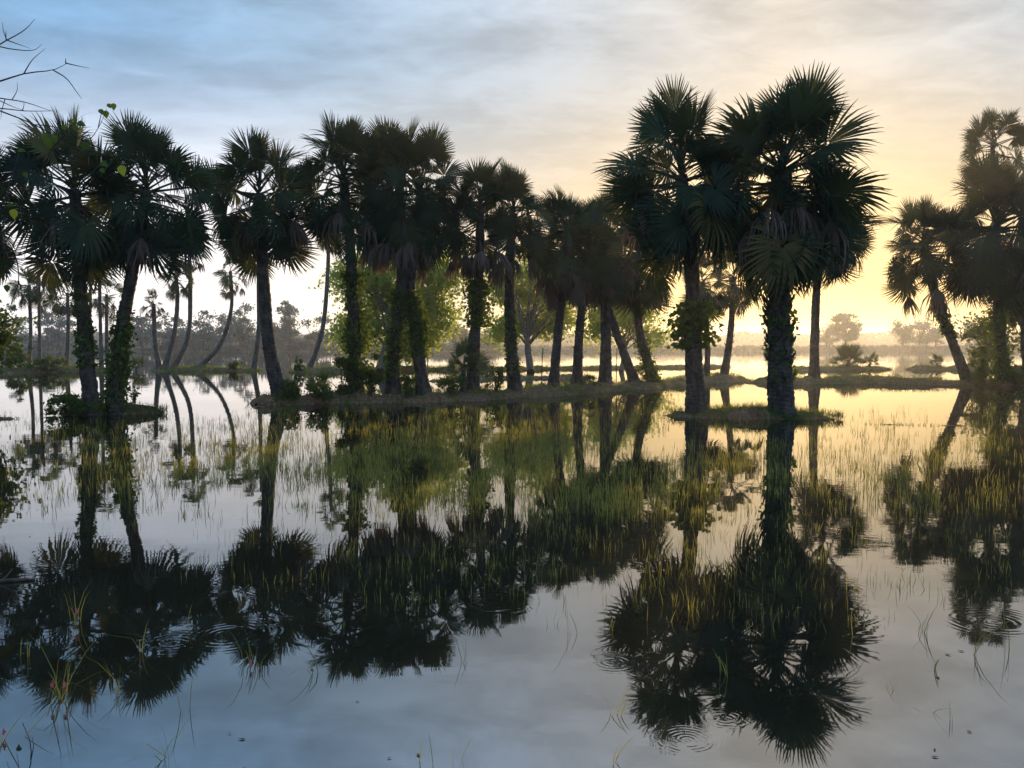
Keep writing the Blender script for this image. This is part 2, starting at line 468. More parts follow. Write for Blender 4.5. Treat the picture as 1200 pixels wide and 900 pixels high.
# ---------------------------------------------------------------- palm parts (unit crown radius)
def frond_mesh(name, mat, Lp=0.54, Rf=0.46, n=46, span=135, fold=0.35, tilt=0.3, grav=0.15, seed=0, petiole=False, ragged=0.0):
    r = random.Random(seed)
    V, Q = [], []
    def pet(t): return Vector((Lp * t, 0, -0.10 * Lp * t * t))
    if petiole:
        path = [pet(k / 5) for k in range(6)]
        v, q = tube_vf(path, [0.020, 0.015, 0.013, 0.012, 0.011, 0.009], 5)
        V += v; Q += q
    hub = pet(1.0)
    ct, st = math.cos(tilt), math.sin(tilt)
    down = Vector((0, 0, -1))
    da = 2 * R(span) / n
    lv = (0.05, 0.30, 0.58, 0.80, 1.0)
    for i in range(n):
        a = -R(span) + da * (i + 0.5)
        if r.random() < max(ragged, 0.035): continue
        Ls = Rf * (0.74 + 0.26 * math.cos(a * 0.62)) * r.uniform(0.92, 1.06)
        split = r.uniform(0.54, 0.66)
        g = grav * r.uniform(0.5, 1.7) + (r.uniform(0.3, 0.9) if r.random() < 0.07 else 0.0)
        yaw = r.uniform(-0.06, 0.06); base_i = len(V)
        def direction(ang):
            x, y = math.cos(ang), math.sin(ang)
            d = Vector((x, y, abs(y) * fold))
            return Vector((d.x * ct + d.z * st, d.y, -d.x * st + d.z * ct)).normalized()
        dm, dl, dr = direction(a + yaw * 0), direction(a - da / 2), direction(a + da / 2)
        nrm = dm.cross(dl - dr).normalized()
        side = (dl - dr).normalized()
        for j, s in enumerate(lv):
            bend = g * s * s
            rr = Ls * s
            c = hub + dm * rr * (1 - 0.35 * bend) + down * (rr * bend)
            if s < 0.6:
                hw = rr * da * 0.5
            else:
                hw = Ls * split * da * 0.5 * max(0.04, (1 - s) / (1 - split)) ** 0.8
            c += side * (yaw * rr * max(0, s - split) * 2)
            pl = 0.22 * hw if s < 0.6 else 0.30 * hw
            V += [c + side * hw - nrm * pl, c + nrm * pl, c - side * hw - nrm * pl]
        for j in range(len(lv) - 1):
            b = base_i + j * 3
            Q += [(b, b + 1, b + 4, b + 3), (b + 1, b + 2, b + 5, b + 4)]
    return npmesh(name, [tuple(p) for p in V], Q, mat)

def petiole_mesh(name, mat, Lp=0.54):
    path = [Vector((Lp * k / 6, 0, -0.10 * Lp * (k / 6) ** 2)) for k in range(7)]
    v, q = tube_vf(path, [0.026, 0.017, 0.014, 0.013, 0.012, 0.011, 0.009], 6)
    return npmesh(name, [tuple(p) for p in v], q, mat, smooth=True)

def dead_mesh(name, mat, seed, petiole=True, Rf=0.60, n=46):
    """withered fan hanging from a bent stalk; gravity is local -Z"""
    r = random.Random(seed)
    V, Q = [], []
    out = r.uniform(0.22, 0.46)
    path = [Vector((0, 0, 0)), Vector((out * 0.5, 0, 0.03)), Vector((out * 0.9, 0, -0.05)), Vector((out * 1.08, 0, -0.20))]
    v, q = tube_vf(path, [0.02, 0.015, 0.012, 0.01], 5); V += v; Q += q
    hub = path[-1]
    for i in range(n):
        a = r.uniform(-1.9, 1.9)
        f = Vector((math.cos(a) * 1.0, math.sin(a) * r.uniform(0.5, 1.2), -0.15))
        Ls = Rf * r.uniform(0.45, 1.05)
        tw = r.uniform(0, math.pi); sd0 = Vector((math.cos(tw), math.sin(tw), 0))
        p = hub.copy(); b = len(V); steps = 5
        for j in range(steps):
            s = j / (steps - 1)
            d = (f * (1 - s) + Vector((r.uniform(-.3, .3), r.uniform(-.3, .3), -1.2)) * (0.2 + s)).normalized()
            if j: p = p + d * (Ls / (steps - 1))
            hw = Ls * (0.010, 0.026, 0.028, 0.018, 0.003)[j]
            nv = d.cross(sd0).normalized()
            V += [p + sd0 * hw - nv * hw * 0.5, p + nv * hw * 0.4, p - sd0 * hw - nv * hw * 0.5]
        for j in range(steps - 1):
            k = b + j * 3
            Q += [(k, k + 1, k + 4, k + 3), (k + 1, k + 2, k + 5, k + 4)]
    return npmesh(name, [tuple(p) for p in V], Q, mat)

def fset(mat, pet):
    up = [frond_mesh('frond_upright', mat, 0.53, 0.48, 46, 125, 0.30, 0.12, 0.05, k, pet) for k in (1, 2, 3, 12)]
    mid = [frond_mesh('frond_spread', mat, 0.54, 0.46, 46, 140, 0.22, 0.40, 0.14, k, pet) for k in (4, 5, 6, 7)]
    low = [frond_mesh('frond_drooping', mat, 0.54, 0.46, 46, 135, 0.28, 0.75, 0.32, k, pet, 0.06) for k in (8, 9, 10, 11)]
    return up, mid, low
FR_NEAR = fset(M['frond'], False)
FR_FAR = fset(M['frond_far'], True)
PET = petiole_mesh('petiole', M['petiole'])
DEAD = [dead_mesh('dead_frond', M['dead'], s) for s in range(20, 27)]
SPEAR = frond_mesh('spear_leaf', M['frond'], 0.10, 0.75, 8, 7, 0.2, 0.0, 0.0, 91, True)

def stub_mesh():
    path = [Vector((0, 0, 0)), Vector((0.09, 0, 0.05)), Vector((0.16, 0, 0.14)), Vector((0.19, 0, 0.24))]
    v, q = tube_vf(path, [0.07, 0.055, 0.035, 0.018], 6)
    return npmesh('leaf_stub', [tuple(p) for p in v], q, M['bark'])
STUB = stub_mesh()

def put(o, base, pos, rot3, s):
    m = rot3.to_4x4(); m = Matrix.Translation(pos - base) @ m @ Matrix.Scale(s, 4)
    o.matrix_basis = m

TRUNKS = {}
def palm(label, bx, by, pts, hub, rpx, nlive, ndead=0, tw=None, z=0.3, far=False, group='sugar palms on the dikes', dead_hub=None,
         stubs=0, low=-55, vs=1.0, key=None, pale=False, dead_s=0.85, seed=None, tops=None, depth=0.0, flare_k=0.6):
    """bx,by: photo row/column of the foot at water level; pts/hub: trunk course seen in the photo, at the foot's distance"""
    seed = seed if seed is not None else int(bx * 7 + by * 13)
    r = random.Random(seed)
    g = ground(bx, by); Y = g.y
    if tops is not None: z = max(0.08, mound_z(tops, g.x, g.y))
    base = Vector((g.x, g.y, z - 0.08))
    k = Y / F
    root = empty('palm_tree', base)
    tag(root, label, 'palm tree', group)
    hubw = at(hub[0], hub[1], Y + depth)
    ctr = [base - Vector((0, 0, 0.12))] + [at(p[0], p[1], Y + depth * (i + 1) / (len(pts) + 1)) for i, p in enumerate(pts)] + [hubw]
    n = 84 if not far else 30
    path = catmull(ctr, n)
    w = (tw * 0.70 if tw else rpx * 0.178) * k * 0.5
    H = (hubw - base).length
    rad = []
    for i in range(n + 1):
        s = i / n
        flare = 1 + flare_k * math.exp(-s * H / 0.6)
        rad.append(w * flare * (1.10 - 0.28 * s) * (1 + (0.028 if i % 2 else -0.022) + 0.03 * math.sin(i * 0.37 + seed) + 0.04 * (r.random() - 0.5)))
    sides = 14 if not far else 8
    v, q = tube_vf(path, rad, sides, 0, 0.10, seed)
    link('trunk', npmesh('trunk', [tuple(p - base) for p in v], q, M['bark_pale' if pale else 'bark'], smooth=True), root)
    if key: TRUNKS[key] = (path, rad, base)
    rr = rpx * k
    sets = FR_FAR if far else FR_NEAR
    nlive = int(nlive * (1.2 if not far else 1.0))
    for i in range(nlive):
        u = (i + 0.5) / nlive
        e = 84 - (84 - low) * u ** 0.85 + r.uniform(-20, 20)
        az = i * 2.39996 + r.uniform(-0.4, 0.4) + seed
        er = R(e)
        X = Vector((math.cos(er) * math.cos(az), math.cos(er) * math.sin(az), math.sin(er)))
        Yv = Vector((-math.sin(az), math.cos(az), 0)); Z = X.cross(Yv)
        rot = Matrix((X, Yv, Z)).transposed() @ Matrix.Rotation(R(r.uniform(-95, 95)), 3, 'X')
        s_ = rr * (r.uniform(0.86, 1.14) if i % 5 not in (1, 3) else r.uniform(0.50, 0.85)) * (1 - 0.20 * max(0, math.sin(er)) + 0.10 * math.cos(er))
        if e < 0: s_ *= 0.94
        pos = hubw + Vector((0, 0, rr * (0.20 - 0.62 * u + r.uniform(-0.05, 0.05))))
        st = sets[0] if e > 48 else (sets[1] if e > 2 else sets[2])
        f = link('frond', r.choice(st), root)
        put(f, base, pos, rot, s_)
        if not far: link('petiole', PET, f)
    if not far:
        for i in range(0):
            az = r.uniform(0, 6.28); er = R(r.uniform(78, 88))
            X = Vector((math.cos(er) * math.cos(az), math.cos(er) * math.sin(az), math.sin(er)))
            Yv = Vector((-math.sin(az), math.cos(az), 0))
            f = link('spear_leaf', SPEAR, root)
            put(f, base, hubw + Vector((0, 0, rr * 0.1)), Matrix((X, Yv, X.cross(Yv))).transposed(), rr * 0.75)
    dh = at(dead_hub[0], dead_hub[1], Y + depth) if dead_hub else hubw - Vector((0, 0, rr * 0.28))
    for i in range(ndead):
        az = i * 2.39996 + r.uniform(-0.3, 0.3)
        f = link('dead_frond', r.choice(DEAD), root)
        rot = Matrix.Rotation(az, 3, 'Z') @ Matrix.Rotation(R(r.uniform(-14, 18)), 3, 'Y')
        put(f, base, dh + Vector((0, 0, rr * r.uniform(-0.12, 0.16))), rot, rr * dead_s * r.uniform(0.8, 1.2))
    for i in range(stubs):
        s = r.uniform(0.22, 0.66); idx = s * n; a = int(idx)
        p = path[a].lerp(path[min(a + 1, n)], idx - a)
        az = i * 2.39996
        rot = Matrix.Rotation(az, 3, 'Z')
        f = link('leaf_stub', STUB, root)
        put(f, base, p + rot @ Vector((rad[a] * 0.85, 0, 0)), rot, r.uniform(0.7, 1.3) * w / 0.36)
    return root

# main rows
G1 = 'dark sugar palms in the front rows'
palm('sugar palm at the left frame edge, only its dark fronds reaching in', -42, 492, [(-38, 400), (-36, 320)], (-38, 240), 84, 34, 4, 22, group=G1, key='A', tops=T_mud)
palm('left palm of the leaning pair on the left islet, upright vine-wrapped trunk', 108, 487, [(100, 400), (93, 320)], (87, 222), 92, 44, 3, 21, group=G1, key='B', tops=T_left, low=-62)
palm('right palm of the pair on the left islet, trunk leaning right under ivy', 134, 486, [(140, 410), (152, 335)], (172, 222), 88, 44, 4, 21, group=G1, key='C', tops=T_left, low=-60)
palm('lone sugar palm at the left tip of the long dike, bare smooth trunk', 330, 473, [(316, 410), (309, 330)], (304, 228), 78, 44, 3, 21, group=G1, key='D', tops=T_main, low=-64)
palm('tall sugar palm with lush ivy around its lower trunk, left of the leafy tree', 418, 471, [(415, 390), (411, 300)], (403, 213), 78, 44, 3, 19, group=G1, key='E', tops=T_main)
palm('sugar palm in front of the leafy tree with trunk leaning slightly right', 460, 470, [(464, 390), (471, 310)], (468, 213), 72, 36, 5, 18, group=G1, key='F', tops=T_main)
palm('ivy-blackened left-leaning sugar palm with hanging dry fronds before leafy tree', 497, 469.5, [(488, 390), (481, 330)], (494, 222), 74, 36, 14, 18, group=G1, key='G', dead_hub=(474, 270), tops=T_main)
palm('sugar palm with a wide dry frond umbrella below its crown, small palm at its foot', 553, 467, [(558, 370), (562, 300)], (563, 240), 58, 36, 18, 17, group=G1, key='H', dead_hub=(562, 290), low=-24, tops=T_main)
palm('straight sugar palm with one narrow clump of dry fronds, right of the dry umbrella palm', 604, 464.5, [(598, 380), (598, 300)], (602, 250), 60, 38, 5, 17, group=G1, key='I', dead_hub=(605, 298), low=-24, tops=T_main, dead_s=0.75)
palm('sugar palm with thick dry frond skirt, left of the two skirted trunks mid dike', 648, 461.5, [(654, 390)], (666, 275), 58, 36, 18, 15, group=G1, key='J', dead_hub=(662, 322), low=-24, tops=T_main)
palm('sugar palm with dry skirt and ragged leaf-stubbed trunk, mid dike cluster', 676, 459.5, [(679, 390)], (688, 290), 54, 34, 12, 15, group=G1, dead_hub=(690, 322), low=-24, stubs=16, tops=T_main)
palm('upright sugar palm between the ragged stubbed trunk and the leaning bare one', 709, 457, [(710, 390), (708, 330)], (708, 285), 62, 38, 8, 17, group=G1, tops=T_main)
palm('sugar palm whose bare trunk leans hard left behind its upright neighbour', 745, 454.5, [(726, 400), (709, 350)], (702, 312), 42, 26, 4, 13, group=G1, tops=T_main)
palm('sugar palm with curved trunk and fringed dry skirt at right end of the long dike', 768, 453, [(752, 400), (746, 355)], (748, 302), 60, 38, 10, 14, group=G1, key='N', tops=T_main)
palm('big sugar palm left of the stoutest one on the right islet, vines halfway up', 817, 488, [(812, 400), (811, 320)], (798, 205), 100, 50, 6, 26, group=G1, key='O', tops=T_right, low=-58, flare_k=0.6)
palm('tallest stoutest sugar palm on the right islet, shaggy trunk and huge crown', 916, 490, [(913, 400), (914, 320)], (917, 205), 114, 70, 12, 36, group=G1, key='P', tops=T_right, low=-62, stubs=70, flare_k=0.35)
palm('slender smooth-trunked sugar palm behind and right of the stoutest palm', 954, 449, [(955, 390), (958, 330)], (970, 262), 62, 42, 6, 14, group=G1, key='R', tops=T_r2, low=-62)
palm('small sugar palm with rough trunk seen between the two big islet palms', 848, 446, [(856, 390)], (860, 325), 38, 26, 5, 11, group=G1, key='Q', tops=T_main, stubs=14)
palm('slim palm half hidden behind the big vined trunk on the right islet', 828, 447, [(829, 400)], (823, 330), 40, 24, 6, 9, group=G1, tops=T_main)
palm('sugar palm leaning left on the right dike with one dry frond clump', 1135, 451, [(1112, 390), (1095, 345)], (1083, 284), 56, 46, 4, 14, group=G1, key='S', dead_hub=(1090, 325), tops=T_r2, dead_s=1.0)
palm('dense dark sugar palm at the right edge of the photo', 1178, 452, [(1172, 390), (1168, 330)], (1168, 262), 82, 68, 6, 14, group=G1, key='T', tops=T_r2, low=-62)
palm('tall open-crowned sugar palm rising above the dense one at right edge', 1170, 448, [(1167, 330)], (1163, 168), 46, 26, 2, 8, group=G1, low=-40, tops=T_r2)
palm('sugar palm cut by the right frame edge with low crown', 1206, 446, [(1200, 390)], (1210, 318), 58, 42, 5, 11, group=G1, tops=T_r2)
# slim palms on the far left banks
G2 = 'slim sugar palms on the farther left banks'
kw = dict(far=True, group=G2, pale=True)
palm('shortest slim palm, dry tuft under small crown, leftmost of the curved trunk fan', 187, 434.8, [(182, 400)], (180, 356), 19, 16, 4, 8, tops=T_b2, **kw)
palm('slim palm curving right, middle of the fan of trunks rising from one foot', 192, 434.8, [(204, 392), (208, 350)], (206, 322), 26, 20, 4, 7.5, tops=T_b2, **kw)
palm('tallest slim palm curving right, rightmost of the trunks rising from one foot', 202, 434.6, [(220, 396), (223, 345)], (222, 300), 25, 20, 4, 7.5, tops=T_b2, **kw)
palm('strongly bowed slim palm standing alone on the grassy bank', 232, 434.5, [(258, 404), (271, 362)], (270, 318), 26, 20, 3, 7, tops=T_b2, dead_hub=(273, 336), **kw)
palm('slim palm showing behind the lone smooth palm, nearly upright', 297, 434.5, [(303, 390), (303, 340)], (303, 292), 24, 18, 2, 7.5, tops=T_b2, **kw)
palm('slim palm bowing right before the far trees, left of the leafy tree', 362, 436, [(378, 385), (384, 320)], (385, 270), 25, 18, 4, 7.5, tops=T_b3, **kw)
palm('slim background palm farthest left, brown dry tuft on its rough trunk', 33, 436, [(36, 390)], (34, 335), 28, 20, 4, 6, tops=T_b1, **kw)
palm('slim straight background palm just right of the farthest left one', 47, 436, [(46, 370)], (46, 325), 27, 20, 3, 5, tops=T_b1, **kw)
palm('background palm with knobbly trunk seen left of the islet pair', 78, 436, [(80, 385)], (79, 343), 26, 20, 5, 6, tops=T_b1, **kw)
palm('tall thin background palm seen between the islet pair trunks', 119, 435.8, [(117, 350)], (116, 292), 28, 20, 4, 5.5, tops=T_b1, **kw)
palm('shorter background palm seen against the leaning islet trunk', 127, 435.6, [(125, 390)], (125, 345), 26, 18, 2, 6, tops=T_b1, **kw)
palm('thin background palm seen through the left islet crown', 103, 436, [(106, 350)], (104, 298), 26, 18, 4, 4.5, tops=T_b1, **kw)

# ---------------------------------------------------------------- climbing vines on trunks
def vine(label, key, s0, s1, spread, n, size=0.12, seed=0, bias=0.0):
    path, rad, base = TRUNKS[key]
    r = np.random.default_rng(seed); nn = len(path) - 1
    cen, out = [], []
    lump = [(r.uniform(s0, s1), r.uniform(0, 6.28), r.uniform(0.4, 1.0)) for _ in range(9)]
    while len(cen) < n:
        s = r.uniform(s0, s1); a = r.uniform(0, 6.28)
        wgt = max(l[2] * math.exp(-((s - l[0]) / 0.07) ** 2 - ((math.cos(a - l[1]) - 1) ** 2) * 0.6) for l in lump)
        if r.random() > 0.12 + wgt: continue
        i = s * nn; k = min(int(i), nn - 1)
        p = path[k].lerp(path[k + 1], i - k)
        d = np.array([math.cos(a) + bias, math.sin(a), 0]); rr = rad[k] * 1.02 + spread * abs(r.normal()) * (0.3 + wgt)
        cen.append(np.array(p) + d * rr); out.append(d * 0.8)
    v, q, t = leaf_arrays(cen, size, seed, 0.75, 0.6, np.array(out))
    root = empty('climbing_vine', base); tag(root, label, 'climbing vine', 'vines climbing palm trunks')
    stuff(link('foliage', npmesh('foliage', v - np.array(base), q, M['ivy'], t), root))
    T = Tubes()
    for j in range(4):
        ph = j * 1.6; pth = []
        for m in range(18):
            s = s0 * 0.6 + (s1 - s0 * 0.6) * m / 17; i = s * nn; k = min(int(i), nn - 1)
            p = path[k].lerp(path[k + 1], i - k); a = ph + 1.5 * math.sin(m * 0.5 + j)
            pth.append(p + Vector((math.cos(a), math.sin(a), 0)) * (rad[k] * 1.04))
        T.add(pth, [0.018] * 18, 5)
    link('stem', T.mesh('vine_stem', M['twig'], base), root)
vine('dark vine clinging along the upright trunk of the left islet pair', 'B', 0.22, 0.58, 0.08, 560, 0.12, 1)
vine('thick green vine on the leaning trunk of the left islet pair', 'C', 0.03, 0.60, 0.11, 1050, 0.13, 2)
vine('lush green vine on the tall palm left of the leafy tree', 'E', 0.08, 0.60, 0.20, 1900, 0.14, 3, 0.25)
vine('vine on the right-leaning trunk before the leafy tree', 'F', 0.10, 0.55, 0.12, 1300, 0.13, 4)
vine('dense dark vine bulging round the left-leaning trunk with dry fronds above', 'G', 0.20, 0.62, 0.18, 1900, 0.13, 5)
vine('drooping vine bunch below the dry frond umbrella', 'H', 0.28, 0.52, 0.22, 1100, 0.14, 6)
vine('thin vine on the straight trunk right of the dry umbrella palm', 'I', 0.10, 0.45, 0.07, 500, 0.11, 7)
vine('leafy vine halfway up the big left palm of the right islet', 'O', 0.30, 0.54, 0.26, 900, 0.17, 8)
vine('sparse vine on the shaggy trunk of the stoutest palm', 'P', 0.16, 0.50, 0.10, 260, 0.15, 9)
vine('vine round the curved trunk at right end of the long dike', 'N', 0.0, 0.35, 0.14, 500, 0.13, 10)
vine('vine on the dense palm trunk at the right edge', 'T', 0.0, 0.50, 0.30, 1500, 0.16, 11)
vine('vine tuft on the left-leaning palm of the right dike', 'S', 0.30, 0.55, 0.12, 350, 0.15, 12)

# ---------------------------------------------------------------- broadleaf trees
def tree(label, base, lobes, nleaf, leaf, trunk_r, mat, seed, group=None, name='leafy_tree', cat='tree', clump=0.8, limbs_sep=False, shell=0.55, stems=1):
    """lobes: list of (centre Vector, radii) in world space"""
    r = np.random.default_rng(seed); rs = random.Random(seed)
    root = empty(name, base); tag(root, label, cat, group)
    vols = np.array([l[1][0] * l[1][1] * l[1][2] for l in lobes]) ** 0.75; vols /= vols.sum()
    clumps = []
    for (c, rd), vv in zip(lobes, vols):
        for _ in range(max(3, int(vv * nleaf / 70))):
            d = r.normal(size=3); d /= np.linalg.norm(d)
            m = shell + (1 - shell) * r.random() ** 0.7 if r.random() < 0.75 else r.random() * shell
            clumps.append(np.array(c) + d * np.array(rd) * m)
    cs = np.array(clumps)
    per = r.integers(30, 110, len(cs)); per = (per * (nleaf / per.sum())).astype(int)
    cen = np.concatenate([c + r.normal(size=(k, 3)) * clump * r.uniform(0.5, 1.15) * np.array([1, 1, 0.62]) for c, k in zip(cs, per)])
    v, q, t = leaf_arrays(cen, leaf, seed + 1, 0.6, 0.4)
    stuff(link('crown', npmesh('crown', v - np.array(base), q, mat, t), root))
    T = Tubes(); L = T
    zc = np.mean([l[0][2] for l in lobes])
    for sidx in range(stems):
        off = Vector((rs.uniform(-1, 1), rs.uniform(-1, 1), 0)) * (trunk_r * 3 if stems > 1 else 0)
        top = Vector(np.mean([np.array(l[0]) for l in lobes], axis=0)); top.z = base.z + (zc - base.z) * 0.75
        top += off * 2
        mid = (base + off).lerp(top, 0.5) + Vector((rs.uniform(-1, 1), rs.uniform(-1, 1), 0)) * trunk_r * 1.5
        path = catmull([base + off - Vector((0, 0, 0.2)), mid, top], 12)
        T.add(path, [trunk_r * (1.25 - 0.7 * i / 12) for i in range(13)], 8, 0.12, seed)
    link('trunk', T.mesh('trunk', M['wood'], base), root)
    LT = Tubes()
    pick = rs.sample(range(len(cs)), min(len(cs), 16))
    for j in pick:
        s = rs.uniform(0.45, 1.0); i = int(s * 12)
        a = path[i]; b = Vector(cs[j]); m = a.lerp(b, 0.5) + Vector((0, 0, (b - a).length * 0.10))
        pt = catmull([a, m, b], 7); r0 = trunk_r * 0.42
        if limbs_sep:
            l1 = Tubes(); l1.add(pt, [r0 * (1 - 0.8 * k / 7) for k in range(8)], 6, 0.1, j)
            link('limb', l1.mesh('limb', M['wood'], base), root)
        else:
            LT.add(pt, [r0 * (1 - 0.8 * k / 7) for k in range(8)], 5)
    if LT.V: link('limbs', LT.mesh('limbs', M['wood'], base), root)
    return root

def lobe(px, py, rx, ry, Y, dy=0.0):
    k = (Y + dy) / F
    return (at(px, py, Y + dy), (rx * k, max(rx, ry) * k * 0.8, ry * k))

Y = ground(446, 434).y
tree('big sunlit yellow-green leafy tree behind the vine-wrapped palms', ground(446, 434, 0.2),
     [lobe(428, 330, 36, 30, Y), lobe(470, 300, 30, 26, Y, 1), lobe(508, 322, 36, 34, Y, -1), lobe(500, 375, 34, 26, Y), lobe(425, 385, 26, 26, Y, -1), lobe(455, 350, 34, 34, Y, 1), lobe(480, 405, 28, 16, Y)],
     23000, 0.32, 0.36, M['tree_leaf'], 31, 'sunlit leafy trees', clump=0.8, limbs_sep=True)
Y = ground(632, 433).y
tree('sunlit leafy tree between the dry umbrella palm and the skirted palms', ground(622, 433, 0.2),
     [lobe(585, 330, 20, 22, Y), lobe(612, 345, 30, 32, Y, 1), lobe(632, 310, 26, 20, Y), lobe(655, 345, 30, 26, Y, -1), lobe(640, 378, 34, 16, Y), lobe(590, 385, 22, 18, Y)],
     14500, 0.30, 0.25, M['tree_leaf'], 32, 'sunlit leafy trees', clump=0.7, limbs_sep=True)
tree('low leafy tree behind the leaning trunks at right end of the long dike', ground(728, 432, 0.2),
     [lobe(715, 365, 26, 20, Y), lobe(745, 375, 24, 18, Y, 1), lobe(765, 395, 16, 12, Y), lobe(700, 385, 16, 18, Y)],
     5500, 0.3, 0.16, M['tree_leaf'], 33, 'sunlit leafy trees', clump=0.8, limbs_sep=True)
Y = ground(1160, 440).y
tree('dark rounded bush tree left of the right edge palm', ground(1150, 440, 0.2),
     [lobe(1146, 388, 17, 12, Y), lobe(1160, 412, 16, 18, Y), lobe(1170, 376, 14, 12, Y)], 2300, 0.22, 0.14, M['shrub'], 34, name='bush_tree', clump=0.5)
tree('dark leafy tree at the right frame edge behind the palms', ground(1200, 440, 0.2),
     [lobe(1190, 370, 20, 24, Y), lobe(1212, 400, 26, 30, Y), lobe(1215, 355, 24, 20, Y)], 3600, 0.24, 0.2, M['shrub'], 35, clump=0.5)
Y = 25.0
tree('dark green leafy shrub tree at the left frame edge above the mud bank', Vector((at(-30, 488, Y).x, Y, 0.1)),
     [lobe(-12, 380, 30, 22, Y), lobe(-25, 415, 34, 26, Y), lobe(-35, 360, 26, 20, Y)], 3600, 0.16, 0.10, M['ivy'], 36, name='shrub_tree', clump=0.30)

# far hazy trees
FARG = 'hazy trees along the far shore'
def far_tree(label, px, top, wpx, bot, Y, seed, n=1500, group=FARG, leaf=0.7, stems=1):
    rs = random.Random(seed); k = Y / F
    base = Vector((at(px, 404, Y).x, Y, 0.6))
    h = bot - top
    ls = []
    for j in range(7):
        ls.append(lobe(px + rs.uniform(-0.40, 0.40) * wpx, top + h * rs.uniform(0.25, 0.85), wpx * rs.uniform(0.20, 0.34), h * rs.uniform(0.16, 0.26), Y, rs.uniform(-3, 3)))
    ls.append(lobe(px, top + h * 0.25, wpx * 0.3, h * 0.22, Y))
    tree(label, base, ls, n, leaf, 0.30, M['far_leaf_hazed'], seed, group, name='far_tree', clump=1.0, stems=stems)
FT = [
 ('hazy dark tree in far left shore thicket at the frame edge', 10, 352, 70, 410, 236),
 ('hazy rounded tree in the far left thicket behind the thin background palms', 66, 356, 60, 410, 240),
 ('hazy low tree in the far left thicket seen right of the islet pair', 168, 364, 50, 412, 236),
 ('hazy broad tree behind the fan of curved slim palms', 196, 362, 46, 412, 240),
 ('hazy dense tree behind the bowed slim palm', 238, 356, 48, 412, 232),
 ('hazy tallish tree with thin top right of the bowed slim palm', 262, 352, 34, 412, 248),
 ('hazy tree showing just left of the lone smooth palm', 289, 350, 42, 412, 240),
 ('tallest narrow hazy tree between the lone smooth palm and bowing slim palm', 339, 343, 24, 412, 236),
 ('hazy low spreading tree just right of the lone smooth palm', 318, 376, 40, 412, 244),
 ('hazy flat-topped tree behind the bowing slim palm', 370, 366, 56, 412, 238),
 ('hazy low tree behind the leafy tree on the left shore', 415, 378, 46, 412, 242),
 ('faint hazy tree seen right of the leafy tree', 530, 376, 40, 412, 250),
 ('faint hazy low tree seen behind the dry umbrella palm', 562, 386, 40, 412, 256),
]
for i, (lab, px, top, wp, bot, Yf) in enumerate(FT): far_tree(lab, px, top + (7 if top < 360 and i != 7 else 3), wp * 0.9, bot, Yf, 100 + i, 2300)
# right-hand far shore
Yr = 268
tree('round solitary hazy tree on the far right bank', Vector((at(992, 404, Yr).x, Yr, 1.2)),
     [lobe(992, 382, 17, 13, Yr), lobe(980, 384, 10, 9, Yr, 2), lobe(1004, 384, 11, 11, Yr, -2), lobe(990, 374, 11, 7, Yr), lobe(986, 393, 12, 8, Yr), lobe(1000, 394, 12, 7, Yr)], 6500, 0.6, 0.35, M['far_leaf_hazed'], 140, FARG, name='far_tree', clump=0.7)
tree('small hazy tree left of the round solitary tree on the far bank', Vector((at(968, 404, Yr).x, Yr, 1.2)),
     [lobe(968, 391, 9, 6, Yr), lobe(962, 397, 7, 5, Yr), lobe(972, 398, 8, 5, Yr)], 1500, 0.5, 0.2, M['far_leaf_hazed'], 141, FARG, name='far_tree', clump=0.6)
far_tree('hazy loose tree, left of the clump on the far right bank', 1057, 374, 26, 406, 270, 142, 2000, leaf=0.6)
far_tree('hazy loose tree, middle of the clump on the far right bank', 1078, 372, 26, 406, 274, 143, 2000, leaf=0.6)
far_tree('hazy lower tree, right of the clump on the far right bank', 1096, 378, 20, 406, 270, 144, 1500, leaf=0.6)
far_tree('hazy tree on far bank seen left of the dense right edge palm', 1140, 372, 30, 406, 276, 145, 1800, leaf=0.6)
far_tree('small hazy shrub tree on far bank left of the small rough palm', 905, 392, 16, 405, 272, 146, 500, leaf=0.5)
# continuous low scrub on the far shore, left
r = np.random.default_rng(55)
N = 26000
xs = r.uniform(-200, 60, N); 
pk = np.array([vnoise((x, 3.0, 0), 0.09) for x in xs])
env = np.clip((10 - xs) / 70, 0.12, 1.0)
zs = 0.5 + r.random(N) ** 0.8 * np.clip(1.6 + 7.0 * pk, 0.4, 6.5) * env
ys = 242 + r.normal(size=N) * 4
v, q, t = leaf_arrays(np.stack([xs, ys, zs], 1), 0.8, 56, 0.6)
stuff(tag(link('far_scrub', npmesh('far_scrub', v, q, M['far_leaf_hazed'], t)), 'hazy blue-green scrub filling the far left shore below the trees', 'scrub'))
N = 24000
xs = r.uniform(-420, 520, N)
pk = np.array([vnoise((x, 9.0, 0), 0.02) + 0.5 * vnoise((x, 4.0, 0), 0.07) for x in xs])
zs = 4 + r.random(N) * (5 + 5 * pk); ys = 610 + r.normal(size=N) * 5
v, q, t = leaf_arrays(np.stack([xs, ys, zs], 1), 2.2, 57, 0.6)
stuff(tag(link('distant_woods', npmesh('distant_woods', v, q, M['far_leaf_hazed'], t)), 'very faint distant woods fading into the sunrise haze', 'woods'))

